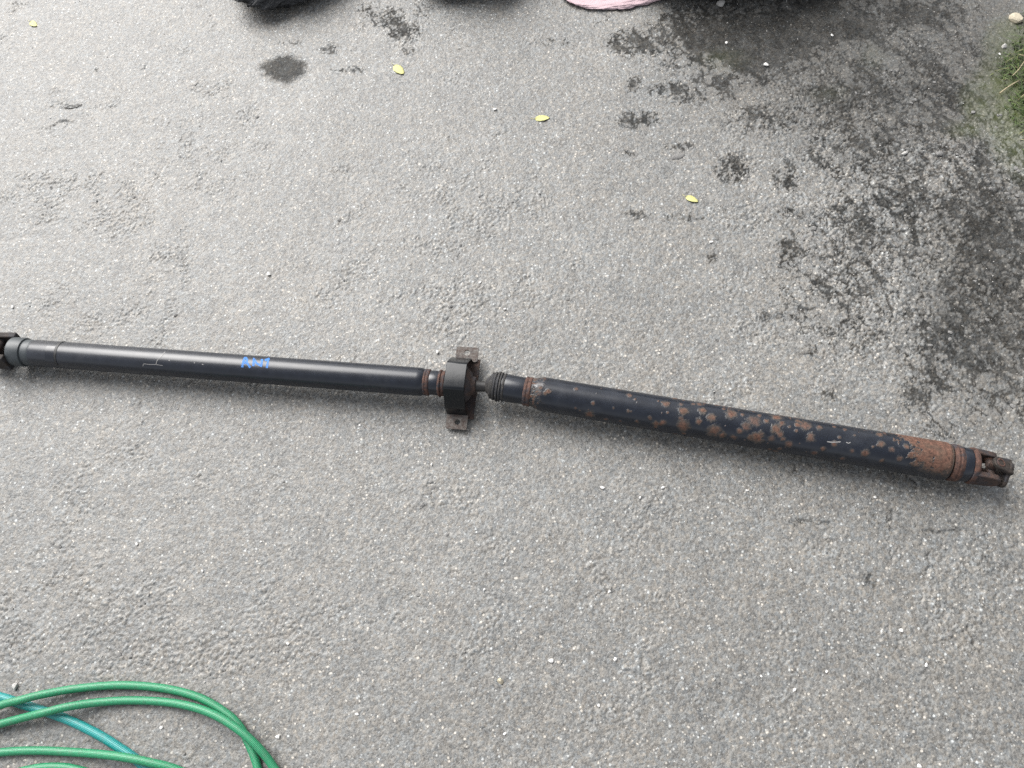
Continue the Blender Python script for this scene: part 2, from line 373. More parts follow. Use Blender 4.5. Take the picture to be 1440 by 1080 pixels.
for k, (a, b, r) in enumerate(PEB):
    p = at(a, b); o = bpy.data.objects.new('pebble', pale_me[k % 5]); s = r * mm_px(p) * rnd.uniform(.8, 1.0)
    o.location = (p[0], p[1], ground_z(p[0], p[1]) + s * .40); o.scale = (s, s * rnd.uniform(.75, 1.1), s * .55); o.rotation_euler = (0, 0, rnd.uniform(0, 6.28))
    tag(link(o), 'small pale pebble lying loose on the bare grey asphalt', 'pebble', 'small pale pebbles scattered on the asphalt')
def single_stone(name, px, py, rx, ry, hz, label, mat, seed, rot=0.0, flat=.6):
    p = at(px, py); me = stone_mesh(name, seed, 1.0, 2); me.materials.append(mat); o = bpy.data.objects.new(name, me); u = mm_px(p)
    o.scale = (rx * u, ry * u / .8, hz); o.location = (p[0], p[1], ground_z(p[0], p[1]) + hz * .35); o.rotation_euler = (0, 0, rot)
    return tag(link(o), label, 'stone')
single_stone('stone', 1428, 27, 10, 9, .011, 'chunky beige stone at the upper right corner above the grass', M_BEIGE, 31, -.4)
single_stone('stone', 1412, 65, 5, 4, .006, 'round whitish stone beside the upper edge of the grass', M_PALE, 32)
single_stone('stone', 1014, 6, 7, 6, .008, 'pale stone on dark wet asphalt at the top edge', M_PALE, 33)
single_stone('flat_stone', 953, 220, 11, 5, .003, 'flat pale stone bedded in asphalt between two yellow leaves, near the wet patches', M_GREY, 34, .2)
single_stone('stone', 1271, 217, 6, 3, .005, 'small elongated white stone left of a rounder one on streaky wet asphalt', M_PALE, 35, .3)
single_stone('stone', 1320, 217, 6, 5, .005, 'rounded grey stone in the streaky wet asphalt left of the grass', M_GREY, 36)
single_stone('stone', 22, 966, 5, 6, .006, 'white stone just above the hoses at the left edge', M_PALE, 37)
single_stone('stone', 704, 958, 5, 5, .006, 'yellowish pebble near the bottom middle right of the hoses', M_BEIGE, 38)

# ================================================================== THE DRIVESHAFT
def painted_metal(name, base=(0.0035, 0.0052, 0.0095), rough=.27, rust=False, spec=.5):
    t = NT(name); P = t.pos()
    n = t.noise(P, 38, 4, .6); f = t.noise(P, 300, 3, .6)
    col = t.mix(t.ramp(n, [(.35, 0.0), (.75, 1.0)]), base, tuple(min(1, c * 1.6 + .002) for c in base))
    dust = t.ramp(f, [(.62, 0.0), (.8, 1.0)])
    col = t.mix(t.math('MULTIPLY', dust, .18), col, (0.06, 0.058, 0.054))
    scuff = t.ramp(t.noise(P, 9, 5, .7), [(.56, 0.0), (.72, 1.0)]); col = t.mix(t.math('MULTIPLY', scuff, .12), col, (0.08, 0.082, 0.085))
    rg = t.math('ADD', t.math('MULTIPLY_ADD', n, .16, rough - .08), t.math('MULTIPLY', scuff, .10))
    if rust:
        ra, ha = t.attr('rust'), t.attr('halo')
        rn = t.noise(P, 190, 4, .65); rn2 = t.noise(P, 60, 3, .6)
        rc = t.mix(t.ramp(rn, [(.3, 0.), (.7, 1.)]), (0.030, 0.015, 0.011), (0.150, 0.076, 0.052))
        rc = t.mix(t.math('MULTIPLY', t.ramp(rn2, [(.45, 0.), (.65, 1.)]), .45), rc, (0.055, 0.044, 0.033))
        hc = t.mix(rn, (0.018, 0.017, 0.016), (0.085, 0.072, 0.058))
        col = t.mix(ha, col, hc); col = t.mix(ra, col, rc)
        cov = t.math('MAXIMUM', ra, ha)
        rg = t.math('ADD', rg, t.math('MULTIPLY', cov, t.math('SUBTRACT', .85, rg)))
        nm = t.bump(t.math('ADD', t.math('MULTIPLY', cov, .8), t.math('MULTIPLY', t.math('MULTIPLY', cov, rn), .9)), .7, .0012)
        return t.set(col=col, rough=rg, normal=nm, spec=t.math('SUBTRACT', .48, t.math('MULTIPLY', cov, .2)))
    return t.set(col=col, rough=rg, normal=t.bump(f, .04, .001), spec=spec)
def rust_metal(name, c0=(0.020, 0.011, 0.009), c1=(0.095, 0.046, 0.032), patch=.8):
    t = NT(name); P = t.pos(); n = t.noise(P, 130, 4, .65); m = t.noise(P, 45, 3, .6)
    col = t.mix(t.ramp(n, [(.3, 0.), (.72, 1.)]), c0, c1)
    col = t.mix(t.math('MULTIPLY', t.ramp(m, [(.5, 0.), (.62, 1.)]), patch), col, (0.022, 0.024, 0.03))
    return t.set(col=col, rough=.8, normal=t.bump(n, .6, .0012), spec=.4)
M_PAINT = painted_metal('blue_black_paint')
M_PAINT_R = painted_metal('blue_black_paint_rusting', rust=True)
_t = NT('gloss_black_paint'); _n = _t.noise(_t.pos(), 60, 4, .6)
M_BLACKP = _t.set(col=_t.mix(_t.ramp(_n, [(.62, 0.), (.75, 1.)]), (0.003, 0.0042, 0.0058), (0.020, 0.018, 0.016)), rough=_t.math('MULTIPLY_ADD', _n, .22, .06), normal=_t.bump(_n, .05, .002), spec=.36)
M_PRIMER = painted_metal('grey_primer', (0.022, 0.027, 0.030), .45)
M_DARKM = painted_metal('dark_cast_metal', (0.009, 0.008, 0.0075), .5)
M_RUST = rust_metal('rust')
M_CAST = rust_metal('dirty_cast_iron', (0.008, 0.007, 0.006), (0.035, 0.025, 0.020), .6)
M_RUSTD = rust_metal('dark_rust', (0.014, 0.011, 0.010), (0.06, 0.034, 0.025), .5)
M_LUG = rust_metal('worn_lug_metal', (0.048, 0.029, 0.022), (0.135, 0.128, 0.118), .35)
M_BOOT = rust_metal('dirty_boot_rubber', (0.008, 0.008, 0.009), (0.050, 0.046, 0.042), .5)
M_RUBBER = painted_metal('black_rubber', (0.006, 0.006, 0.0065), .55)
M_STEEL = NT('bare_steel').set(col=(0.20, 0.19, 0.18), rough=.4, metal=1.0)
_t = NT('blue_marker'); M_BLUE = _t.set(col=_t.mix(_t.noise(_t.pos(), 400, 2), (0.008, 0.08, 0.30), (0.02, 0.16, 0.43)), rough=.6)
M_SCRATCH = NT('bare_scratch').set(col=(0.20, 0.195, 0.19), rough=.5)

ZL0, ZJ, ZR1 = 0.046, 0.054, 0.048
A0, A1 = at(-12, 491.7, ZL0), at(690, 544.2, ZJ)
B0, B1 = at(690, 541.8, ZJ), at(1426, 665.0, ZR1)
class Axis:
    def __init__(s, a, b):
        s.o = a; s.L = np.linalg.norm(b - a); s.d = (b - a) / s.L
        s.h = np.cross(np.array([0, 0, 1.0]), s.d); s.h /= np.linalg.norm(s.h)      # horizontal, away from the photographer
        s.u = np.cross(s.d, s.h)                                                    # up
    def s_at(s, px):
        lo_, hi_ = -0.3, s.L + .3
        for _ in range(50):
            m = .5 * (lo_ + hi_)
            if project(s.o + s.d * m)[0] < px: lo_ = m
            else: hi_ = m
        return lo_
    def pt(s, sv, t=0.0, z=0.0): return s.o + s.d * sv + s.h * t + s.u * z
    def hit(s, px, py, r):
        """surface coordinates (distance along, angle) of the shaft point seen at a photograph pixel"""
        d = ray(px, py); w = CPOS - s.o
        dp = d - s.d * (d @ s.d); wp = w - s.d * (w @ s.d)
        a, b, c = dp @ dp, 2 * dp @ wp, wp @ wp - r * r
        q = max(b * b - 4 * a * c, 0); t = (-b - math.sqrt(q)) / (2 * a); p = CPOS + d * t - s.o
        return p @ s.d, math.atan2(p @ s.h, p @ s.u)
    def surf(s, sv, th, r): return s.o + s.d * sv + (s.h * math.sin(th) + s.u * math.cos(th)) * r
LA, RA = Axis(A0, A1), Axis(B0, B1)
def rpx(ax, px, halfpx):
    p = ax.pt(ax.s_at(px)); return halfpx * mm_px(p)
base = np.array([*(0.5 * (A1 + B0))[:2], 0.0])
shaft = thing('driveshaft', 'long black two-piece vehicle driveshaft with centre bearing and rusty right half lying on asphalt', 'driveshaft', base)
def lathe(name, ax, prof, mat, parent=shaft, seg=72, caps=True, rough_n=0.0, sharp=32):
    """prof: list of (photo x of the ring, radius in photo pixels)"""
    V, F = [], []
    for (px, hp) in prof:
        sv = ax.s_at(px); r = rpx(ax, px, hp)
        for k in range(seg): V.append(ax.surf(sv, 2 * math.pi * k / seg, r))
    for i in range(len(prof) - 1):
        for k in range(seg): k2 = (k + 1) % seg; F.append((i * seg + k, (i + 1) * seg + k, (i + 1) * seg + k2, i * seg + k2))
    if caps:
        F.append(tuple(range(seg))); F.append(tuple(reversed(range((len(prof) - 1) * seg, len(prof) * seg))))
    o = mesh_obj(name, V, F, mat, parent, sharp=sharp)
    o.data.flip_normals() if False else None
    return o

# --- left half
RLH = 19.4                                     # half-width of the left tube in photo pixels at its middle
def lr(px): return 18.8 + 1.25 * (px - 60) / 530.0
lathe('tube', LA, [(50, lr(50) - .6), (52, lr(52)), (300, lr(300)), (588, lr(588)), (593, lr(590) - .3), (597, lr(590) - 1.8), (599, 16.6)], M_PAINT, seg=96)
lathe('weld_collar', LA, [(20, 18.4), (20.8, 20.0), (23, 20.3), (36, 20.3), (38, 19.8), (38.6, 17.9), (40, 18.2), (47, 18.4), (49, 18.2), (52, 17)], M_PRIMER)
lathe('weld_bead', LA, [(596, 16.5), (597.5, 18.4), (599.5, 18.9), (601, 18.2), (602.5, 18.9), (604.5, 18.6), (606, 16.6)], M_RUST)
lathe('stub_collar', LA, [(605, 16.8), (607, 17.3), (617, 17.3), (618.5, 16.8)], M_PAINT)
lathe('dust_flange', LA, [(617.5, 17.5), (618.5, 19.2), (620.5, 19.4), (622, 17.8), (626, 18.2), (629, 16)], M_RUST)
# balance weight: a thin curved plate on the tube
def patch(name, ax, x0, x1, th0, th1, hp, lift, mat, parent=shaft, nth=14, ns=3):
    V, F = [], []
    s0, s1 = ax.s_at(x0), ax.s_at(x1); r = rpx(ax, .5 * (x0 + x1), hp)
    for layer, rr in ((0, r - .0005), (1, r + lift)):
        for i in range(ns):
            for k in range(nth + 1): V.append(ax.surf(s0 + (s1 - s0) * i / (ns - 1), th0 + (th1 - th0) * k / nth, rr))
    w = nth + 1; o = ns * w
    for i in range(ns - 1):
        for k in range(nth): a = o + i * w + k; F.append((a, a + 1, a + w + 1, a + w))
    rim = [i * w for i in range(ns)] + [(ns - 1) * w + k for k in range(1, w)] + [i * w + nth for i in range(ns - 2, -1, -1)] + [k for k in range(nth - 1, 0, -1)]
    for a, b in zip(rim, rim[1:] + rim[:1]): F.append((a, b, o + b, o + a))
    return mesh_obj(name, V, F, mat, parent, smooth=True, sharp=40)
patch('balance_weight', LA, 76, 88, -.95, .25, lr(82), .0009, M_PAINT)
patch('tape_band', LA, 88, 91, -1.3, 1.4, lr(90), .0008, M_RUBBER)

# --- centre bearing
lathe('rubber_cushion', LA, [(630, 20), (632, 27), (655, 27), (657, 20)], M_RUBBER)
lathe('dust_shield', LA, [(655, 21), (657, 23), (661, 20), (664, 13.5), (669, 12), (670, 8)], M_RUSTD)
lathe('stub_shaft', LA, [(640, 8.5), (668, 8.2), (672, 7.6), (688, 7.2), (700, 7.2)], M_DARKM)
sc0, sc1 = LA.s_at(629.5), LA.s_at(658.0)
def strip(name, path, s0, s1, th, mat, parent, slant=0.0, edge_in=0.0):
    """folded sheet metal: path in (across, up) of the shaft, extruded along it, with thickness"""
    P = np.array(path, float); n = len(P); nrm = np.zeros_like(P)
    for i in range(n):
        e0 = P[i] - P[i - 1] if i else P[1] - P[0]; e1 = P[i + 1] - P[i] if i < n - 1 else P[-1] - P[-2]
        e0 /= np.linalg.norm(e0); e1 /= np.linalg.norm(e1)
        m = np.array([-e0[1] - e1[1], e0[0] + e1[0]]); m /= np.linalg.norm(m); nrm[i] = m / max(.5, m @ np.array([-e0[1], e0[0]]))
    V, F = [], []
    for sv in (s0, s1):
        for q in (P, P - nrm * th if True else P):
            for (t_, z_) in q:
                w = LA.o + LA.d * (sv + slant * t_) + LA.h * t_; c = w.copy(); c[2] = z_; V.append(c)
    a0, a1, b0, b1 = 0, n, 2 * n, 3 * n
    for i in range(n - 1):
        F += [(a0 + i, a0 + i + 1, b0 + i + 1, b0 + i), (a1 + i + 1, a1 + i, b1 + i, b1 + i + 1), (a0 + i + 1, a0 + i, a1 + i, a1 + i + 1), (b0 + i, b0 + i + 1, b1 + i + 1, b1 + i)]
    F += [(a0, b0, b1, a1), (a0 + n - 1, a1 + n - 1, b1 + n - 1, b0 + n - 1)]
    o = mesh_obj(name, V, F, mat, parent, smooth=True, sharp=18)
    bv = o.modifiers.new('bevel', 'BEVEL'); bv.width = .0016; bv.segments = 2; bv.limit_method = 'ANGLE'; bv.angle_limit = math.radians(18)
    return o
def round_path(path, r, k=3):
    P = [np.array(p, float) for p in path]; out = [P[0]]
    for i in range(1, len(P) - 1):
        a = P[i - 1] - P[i]; b = P[i + 1] - P[i]; ra = min(r, .45 * np.linalg.norm(a), .45 * np.linalg.norm(b))
        p0 = P[i] + a / np.linalg.norm(a) * ra; p2 = P[i] + b / np.linalg.norm(b) * ra
        for j in range(k + 1):
            q = j / k; out.append((1 - q) ** 2 * p0 + 2 * q * (1 - q) * P[i] + q * q * p2)
    out.append(P[-1]); return out
arch = strip('bearing_bracket', round_path([(-.056, .014), (-.054, .050), (-.027, .100), (.033, .100), (.064, .054), (.068, .030)], .006), sc0, sc1, .003, M_BLACKP, shaft)
# base strap passing under the shaft, with a lug and a bolt hole at each end
strip('base_strap', round_path([(-.062, .010), (-.05, .012), (.05, .022), (.074, .026)], .004), LA.s_at(634), LA.s_at(668), .003, M_RUSTD, shaft)
def lug(name, s0, s1, t0, t1, z0, z1, hole, mat, parent):
    """flat plate with a round hole: (along, across) rectangle, hole = (s, t, r)"""
    hs_, ht, hr = hole; K = 40; top, bot = [], []
    rim = []
    for k in range(K):
        a = 2 * math.pi * k / K; c_, s_ = math.cos(a), math.sin(a)
        kx = ((s1 - hs_) if c_ > 0 else (s0 - hs_)) / c_ if abs(c_) > 1e-6 else 9
        ky = ((t1 - ht) if s_ > 0 else (t0 - ht)) / s_ if abs(s_) > 1e-6 else 9
        q = min(kx, ky); rim.append((hs_ + q * c_, ht + q * s_))
    def W(sv, tv, dz):
        p = LA.o + LA.d * sv + LA.h * tv; z = z0 + (z1 - z0) * (tv - t0) / (t1 - t0); return np.array([p[0], p[1], z + dz])
    V = [W(a, b, 0) for a, b in rim] + [W(hs_ + hr * math.cos(2 * math.pi * k / K), ht + hr * math.sin(2 * math.pi * k / K), 0) for k in range(K)]
    V += [v - np.array([0, 0, .0035]) for v in V]
    F = []
    for k in range(K):
        j = (k + 1) % K
        F += [(k, j, K + j, K + k), (2 * K + j, 2 * K + k, 3 * K + k, 3 * K + j), (j, k, 2 * K + k, 2 * K + j), (K + k, K + j, 3 * K + j, 3 * K + k)]
    return mesh_obj(name, V, F, mat, parent, smooth=False)
lug('mounting_lug', LA.s_at(632), LA.s_at(664), .066, .100, .029, .031, (LA.s_at(648), .086, .0066), M_LUG, shaft)
lug('mounting_lug', LA.s_at(630), LA.s_at(660), -.088, -.054, .013, .0155, (LA.s_at(646), -.072, .0062), M_LUG, shaft)

# --- right half
def rr_(px): return 24.0 + 3.1 * (px - 765) / 560.0
lathe('joint_boot', RA, [(683, 8), (685, 11), (688, 13), (690, 17), (691, 18.6), (694, 18.8), (695, 17.8)], M_BOOT)
for x0, q in ((694.6, -.6), (698.9, .7), (702.6, .1), (707.2, -.4)):
    lathe('boot_ring', RA, [(x0, 19.2), (x0 + .7, 20.6 + q), (x0 + 2.6 + q * .5, 20.8 + q), (x0 + 3.6, 19.4)], M_BOOT)
lathe('joint_cup', RA, [(693, 18.0), (711, 19.2), (713, 19.6), (730, 19.2), (737, 19.0), (739, 18.6)], M_PAINT)
lathe('weld_bead', RA, [(737, 18.6), (738.4, 20.4), (740.5, 20.9), (742.4, 20.1), (744.4, 21.0), (746.6, 20.8), (748.2, 19.4)], M_RUST)
lathe('weld_bead', RA, [(1333.5, 24.2), (1335, 26.0), (1338, 26.6), (1341, 25.4), (1343, 26.2), (1346, 25.6), (1349, 23.6)], M_RUST)
lathe('yoke_collar', RA, [(1346, 23.2), (1349, 24.2), (1360, 24.0), (1362, 23.0)], M_PAINT)
lathe('yoke_rim', RA, [(1360.5, 22.4), (1362, 25.4), (1365, 26.2), (1368, 25.4), (1370.5, 22.0), (1371, 6)], M_RUST)
# the tube itself carries the rust map on a dense surface
SPOTS = [(829, 583, 8), (810, 547, 3.5), (834, 567, 3.5), (885, 556, 5), (883, 578, 3), (914, 588, 4), (922, 596, 6), (937, 568, 6), (939, 580, 2), (926, 564, 1.8), (949, 560, 7), (962, 578, 7.5), (958, 569, 4), (988, 577, 7), (1001, 587.5, 7),
         (983, 592, 5.5), (958, 589, 4.5), (961, 599, 11), (1003, 606, 11), (1029, 582, 10), (1061, 592, 11), (1050, 600, 8), (1068, 584, 4), (1065, 615, 11), (1091, 603, 9), (1092, 587, 9), (1032, 615, 5), (771, 550, 5), (1133, 598, 10), (1140, 616, 7.5), (1152, 601, 5),
         (1126, 594, 5), (1085, 617, 6), (1109, 625, 7), (1158, 631, 4), (1173, 624, 5), (1181, 615, 3), (1188, 604, 3.5), (1173, 600, 3), (1217, 637, 7), (1198, 634, 4), (1254, 632, 5), (1237, 611, 6), (1031, 614, 5), (1009, 604, 7), (975, 568, 4), (1018, 575, 3), (1044, 583, 4), (1078, 592, 5),
         (1100, 595, 5), (1110, 600, 3), (1120, 606, 3), (1202, 612, 2.5), (1228, 628, 2.5), (863, 574, 2.5), (852, 590, 4), (872, 592, 3), (1265, 645, 5), (1240, 648, 4), (1185, 645, 5), (1145, 637, 5), (760, 545, 3.5), (766, 553, 3.5), (1098, 611, 6), (1040, 606, 5), (1016, 612, 6)]
def rust_tube():
    x0, x1 = 747.5, 1331.0; s0, s1 = RA.s_at(x0), RA.s_at(x1); ns, nt = 560, 132
    pxs = np.linspace(x0, x1, ns); sv = np.array([RA.s_at(p) for p in pxs])
    rad = np.array([rpx(RA, p, rr_(p)) for p in pxs])
    rad *= 1 - (1 - sstep(747, 764, pxs)) * (1 - 20.0 / 24.0) - sstep(1326, 1331, pxs) * .07
    th = np.linspace(-math.pi, math.pi, nt, endpoint=False)
    S, T = np.meshgrid(sv, th, indexing='ij'); R = np.repeat(rad[:, None], nt, 1)
    V = RA.o + S[..., None] * RA.d + (np.sin(T)[..., None] * RA.h + np.cos(T)[..., None] * RA.u) * R[..., None]
    idx = np.arange(ns * nt).reshape(ns, nt); j = np.roll(idx, -1, axis=1)
    F = np.stack([idx[:-1].ravel(), idx[1:].ravel(), j[1:].ravel(), j[:-1].ravel()], 1)
    arc = R * T; PX = np.repeat(pxs[:, None], nt, 1)
    nz = fbm(S * 210, arc * 210, 301, 4, .65); nz2 = fbm(S * 70, arc * 70, 311, 3)
    rust = np.zeros(S.shape); halo = np.zeros(S.shape)
    extra = [(sv[nrg.integers(60, ns - 60)], nrg.uniform(-3, 3) * .041, .0012 + .006 * nrg.random() ** 3) for _ in range(150)]
    spots = []
    for (a, b, r) in SPOTS:
        hs0, ht0 = RA.hit(a, b, rpx(RA, a, rr_(a))); rl = rpx(RA, a, rr_(a)); spots.append((hs0, ht0 * rl, r * .84 * mm_px(RA.pt(hs0))))
    for (cs_, ca, cr) in spots + extra:
        d = np.hypot(S - cs_, arc - ca) / cr + 1.1 * (nz - .5) + .45 * (nz2 - .5)
        q = .25 + .75 * ((cs_ * 7919.0) % 1.0); rust = np.maximum(rust, (1 - sstep(.35, .95, d)) * (.5 + .5 * q)); halo = np.maximum(halo, (1 - sstep(.8, 1.25, d)) * (.25 + .5 * q))
    edgex = 1274 + 60 * (nz2 - .5) + 60 * (nz - .5) - 22 * np.sin(T)
    big = sstep(-3, 9, PX - edgex) * sstep(-1.25, -.65, T + .9 * (nz - .5)) * sstep(1331, 1328, PX)
    rust = np.maximum(rust, big * .95); halo = np.maximum(halo, sstep(-4, 1, PX - edgex) * sstep(-1.5, -.8, T + .9 * (nz - .5)))
    # scale shed around the left weld
    wl_ = (1 - sstep(750, 768, PX + 24 * (nz2 - .5))) ; halo = np.maximum(halo, wl_ * (nz > .44) * .8); rust = np.maximum(rust, wl_ * (nz > .60))
    # freckles of rust along the far flank
    sp_ = sstep(.74, .82, fbm(S * 330, arc * 330, 351, 2)) * sstep(900, 1000, PX) * .0; rust = np.maximum(rust, sp_); halo = np.maximum(halo, sp_ * .6)
    fl = sstep(.66, .74, fbm(S * 120, arc * 120, 331, 3)) * sstep(.55, 1.0, T) * sstep(930, 1010, PX); rust = np.maximum(rust, fl); halo = np.maximum(halo, fl)
    return mesh_obj('tube', V.reshape(-1, 3), F, M_PAINT_R, shaft, attrs={'rust': rust.ravel(), 'halo': halo.ravel()})
tube_r = rust_tube(); tube_r['label'] = 'thick black tube blotched with brown rust'

# --- marker writing and scratches: thin films following the tube
def film(name, ax, strokes, hp_of, wpx, mat, parent, lift=.00035):
    V, F = [], []
    for st in strokes:
        P = []
        for i in range(len(st) - 1):
            (xa, ya), (xb, yb) = st[i], st[i + 1]; n = max(2, int(math.hypot(xb - xa, yb - ya) / 1.2) + 1)
            for k in range(n + (1 if i == len(st) - 2 else 0)): P.append((xa + (xb - xa) * k / n, ya + (yb - ya) * k / n))
        base_i = len(V)
        for i, (x_, y_) in enumerate(P):
            q0 = P[max(i - 1, 0)]; q1 = P[min(i + 1, len(P) - 1)]; tx, ty = q1[0] - q0[0], q1[1] - q0[1]; l = math.hypot(tx, ty) or 1
            w = wpx * (.8 + .4 * rnd.random()) * .5
            for sg in (-1, 1):
                r = rpx(ax, x_, hp_of(x_)); sv, th = ax.hit(x_ - sg * ty / l * w, y_ + sg * tx / l * w, r); V.append(ax.surf(sv, th, r + lift))
        for i in range(len(P) - 1): a = base_i + 2 * i; F.append((a, a + 1, a + 3, a + 2))
    return mesh_obj(name, V, F, mat, parent)
Z = lambda L: [(330 + a / 24.0, 490 + b / 24.0) for a, b in L]
film('marker_writing', LA, [Z([(255, 640), (285, 470), (345, 320), (400, 330), (425, 420), (340, 500), (420, 490), (530, 650)]), Z([(630, 600), (650, 350), (740, 500), (900, 590), (925, 360)]), Z([(1085, 660), (1110, 520), (1135, 350)]), Z([(1020, 400), (1180, 350)])],
     lr, 3.1, M_BLUE, shaft)
film('scratch', LA, [[(201, 515), (202, 511.5), (210, 512.4), (219, 512.6)], [(219.5, 511.5), (221, 507), (226, 502), (232, 495)], [(219, 512.6), (229, 514)]], lr, .75, M_SCRATCH, shaft)
for q in ([(237, 506.5), (239, 507)], [(273, 510), (274, 510.5)], [(284, 512), (286, 513)]): film('scratch', LA, [q], lr, 1.1, M_SCRATCH, shaft)
for q in ([(1163, 621), (1170, 622), (1182, 621.3)], [(1190, 622), (1193, 623.4), (1196, 622)]): film('scratch', RA, [q], rr_, 1.4, M_SCRATCH, shaft)

# --- universal joints
def prism(name, outline, O, ex, ey, ez, th, mat, parent, bev=.0022):
    """closed outline in the (ex, ey) plane, centred thickness th along ez"""
    n = len(outline); V = []
    for sgn in (-.5, .5):
        for (a, b) in outline: V.append(O + ex * a + ey * b + ez * (sgn * th))
    F = [tuple(reversed(range(n))), tuple(range(n, 2 * n))] + [(i, (i + 1) % n, n + (i + 1) % n, n + i) for i in range(n)]
    o = mesh_obj(name, V, F, mat, parent, smooth=True, sharp=30)
    bv = o.modifiers.new('bevel', 'BEVEL'); bv.width = bev; bv.segments = 2; bv.limit_method = 'ANGLE'; bv.angle_limit = math.radians(40)
    return o
def cyl(name, p, d, r, l0, l1, mat, parent, seg=32, ch=.0012, hollow=0.0):
    d = d / np.linalg.norm(d); a = np.cross(d, [0.31, .77, .55]); a /= np.linalg.norm(a); b = np.cross(d, a); V, F = [], []
    prof = [(l0, r - ch), (l0 + ch, r), (l1 - ch, r), (l1, r - ch)]
    if hollow: prof += [(l1, hollow), (l1 - .004, hollow)]
    for (l, q) in prof:
        for k in range(seg): an = 2 * math.pi * k / seg; V.append(p + d * l + (a * math.cos(an) + b * math.sin(an)) * q)
    m = len(prof)
    for i in range(m - 1):
        for k in range(seg): j = (k + 1) % seg; F.append((i * seg + k, i * seg + j, (i + 1) * seg + j, (i + 1) * seg + k))
    F += [tuple(reversed(range(seg))), tuple(range((m - 1) * seg, m * seg))]
    return mesh_obj(name, V, F, mat, parent, sharp=35)
def ear_outline(l0, lc, w0, w1):
    """root at l0 with half-width w0, round eye of radius w1 centred at lc"""
    pts = [(l0, -w0), (l0 + .45 * (lc - l0), -w0 * .92)]
    for k in range(13): a = -math.pi / 2 + math.pi * k / 12; pts.append((lc + w1 * math.cos(a), w1 * math.sin(a)))
    return pts + [(l0 + .45 * (lc - l0), w0 * .92), (l0, w0)]
def u_joint(ax, s_root, sgn, phi, sz, ear_mats, capm, flange_tilt, lugs, yoke_name='yoke'):
    """shaft yoke (two ears), spider with four caps, and the flange yoke it carries. sgn: direction the joint points along the shaft"""
    D = ax.d * sgn; n1 = ax.h * math.cos(phi) + ax.u * math.sin(phi); n2 = np.cross(D, n1)
    O = ax.pt(s_root); cx = O + D * (.036 * sz)
    for k, s_ in enumerate((1, -1)):
        e = prism(yoke_name + '_ear', ear_outline(-.004, .036 * sz, .021 * sz, .017 * sz), O + n1 * (s_ * .029 * sz), D, n2, n1, .0135 * sz, ear_mats[k], shaft)
        cyl('bearing_cap', cx, n1 * s_, .0105 * sz, .020 * sz, .0355 * sz, capm, e, hollow=.007 * sz)
    sp = cyl('spider', cx, n1, .0085 * sz, -.026 * sz, .026 * sz, M_RUSTD, shaft)
    cyl('spider_arm', cx, n2, .0085 * sz, -.026 * sz, .026 * sz, M_RUSTD, sp)
    # flange yoke, swung a little off the shaft line
    R = Matrix.Rotation(flange_tilt, 3, Vector(n1)); D2 = np.array(R @ Vector(D)); m2 = np.array(R @ Vector(n2))
    for s_ in (1, -1):
        e = prism('flange_ear', [(a, b) for a, b in ear_outline(-.030 * sz, 0, .019 * sz, .015 * sz)], cx + m2 * (s_ * .027 * sz), -D2, n1, m2, .010 * sz, ear_mats[2], shaft)
        cyl('bearing_cap', cx, m2 * s_, .0105 * sz, .019 * sz, .0335 * sz, capm, e, hollow=.007 * sz)
    fo = cx + D2 * (.026 * sz)
    fl = prism('companion_flange', [(.032 * sz * math.cos(a) * (1 + .14 * math.cos(4 * a)), .032 * sz * math.sin(a) * (1 + .14 * math.cos(4 * a))) for a in np.linspace(0, 2 * math.pi, 48, endpoint=False)], fo, n1, m2, D2, .009 * sz, ear_mats[2], shaft)
    for (a, b) in lugs: cyl('flange_bolt', fo + n1 * (a * sz) + m2 * (b * sz), D2, .0058 * sz, -.010 * sz, .007 * sz, M_STEEL if b < 0 else M_DARKM, fl, seg=6)
u_joint(RA, RA.s_at(1368), 1, math.radians(-14), 0.91, (M_RUSTD, M_RUSTD, M_CAST), M_RUST, math.radians(16), [])
u_joint(LA, LA.s_at(18), -1, math.radians(-12), 1.08, (M_CAST, M_CAST, M_CAST), M_DARKM, math.radians(-14), [(.027, -.027), (-.027, -.027), (.027, .027), (-.027, .027)])

# ================================================================== HOSES
def hose_material(name, c0, c1):
    t = NT(name); uv = t.n('ShaderNodeUVMap', uv_map='UVMap').outputs[0]; sp = t.n('ShaderNodeSeparateXYZ'); t.put(sp.inputs[0], uv)
    k1, k2 = 1250.0, 10.0
    a = t.math('SINE', t.math('ADD', t.math('MULTIPLY', sp.outputs[0], k1), t.math('MULTIPLY', sp.outputs[1], 2 * math.pi * k2)))
    b = t.math('SINE', t.math('SUBTRACT', t.math('MULTIPLY', sp.outputs[0], k1), t.math('MULTIPLY', sp.outputs[1], 2 * math.pi * k2)))
    br = t.ramp(t.math('MULTIPLY_ADD', t.math('MULTIPLY', a, b), .5, .5), [(.3, 0.), (.7, 1.)])
    n = t.noise(t.pos(), 90, 3, .6)
    col = t.mix(br, c0, c1); col = t.mix(t.math('MULTIPLY', t.ramp(n, [(.5, 0.), (.75, 1.)]), .3), col, (0.09, 0.10, 0.085))
    return t.set(col=col, rough=.48, normal=t.bump(br, .35, .0006), coat=.1, coatr=.3)
M_GREENH = hose_material('green_hose', (0.003, 0.055, 0.024), (0.022, 0.290, 0.130))
M_TEALH = hose_material('teal_hose', (0.001, 0.050, 0.052), (0.010, 0.33, 0.31))
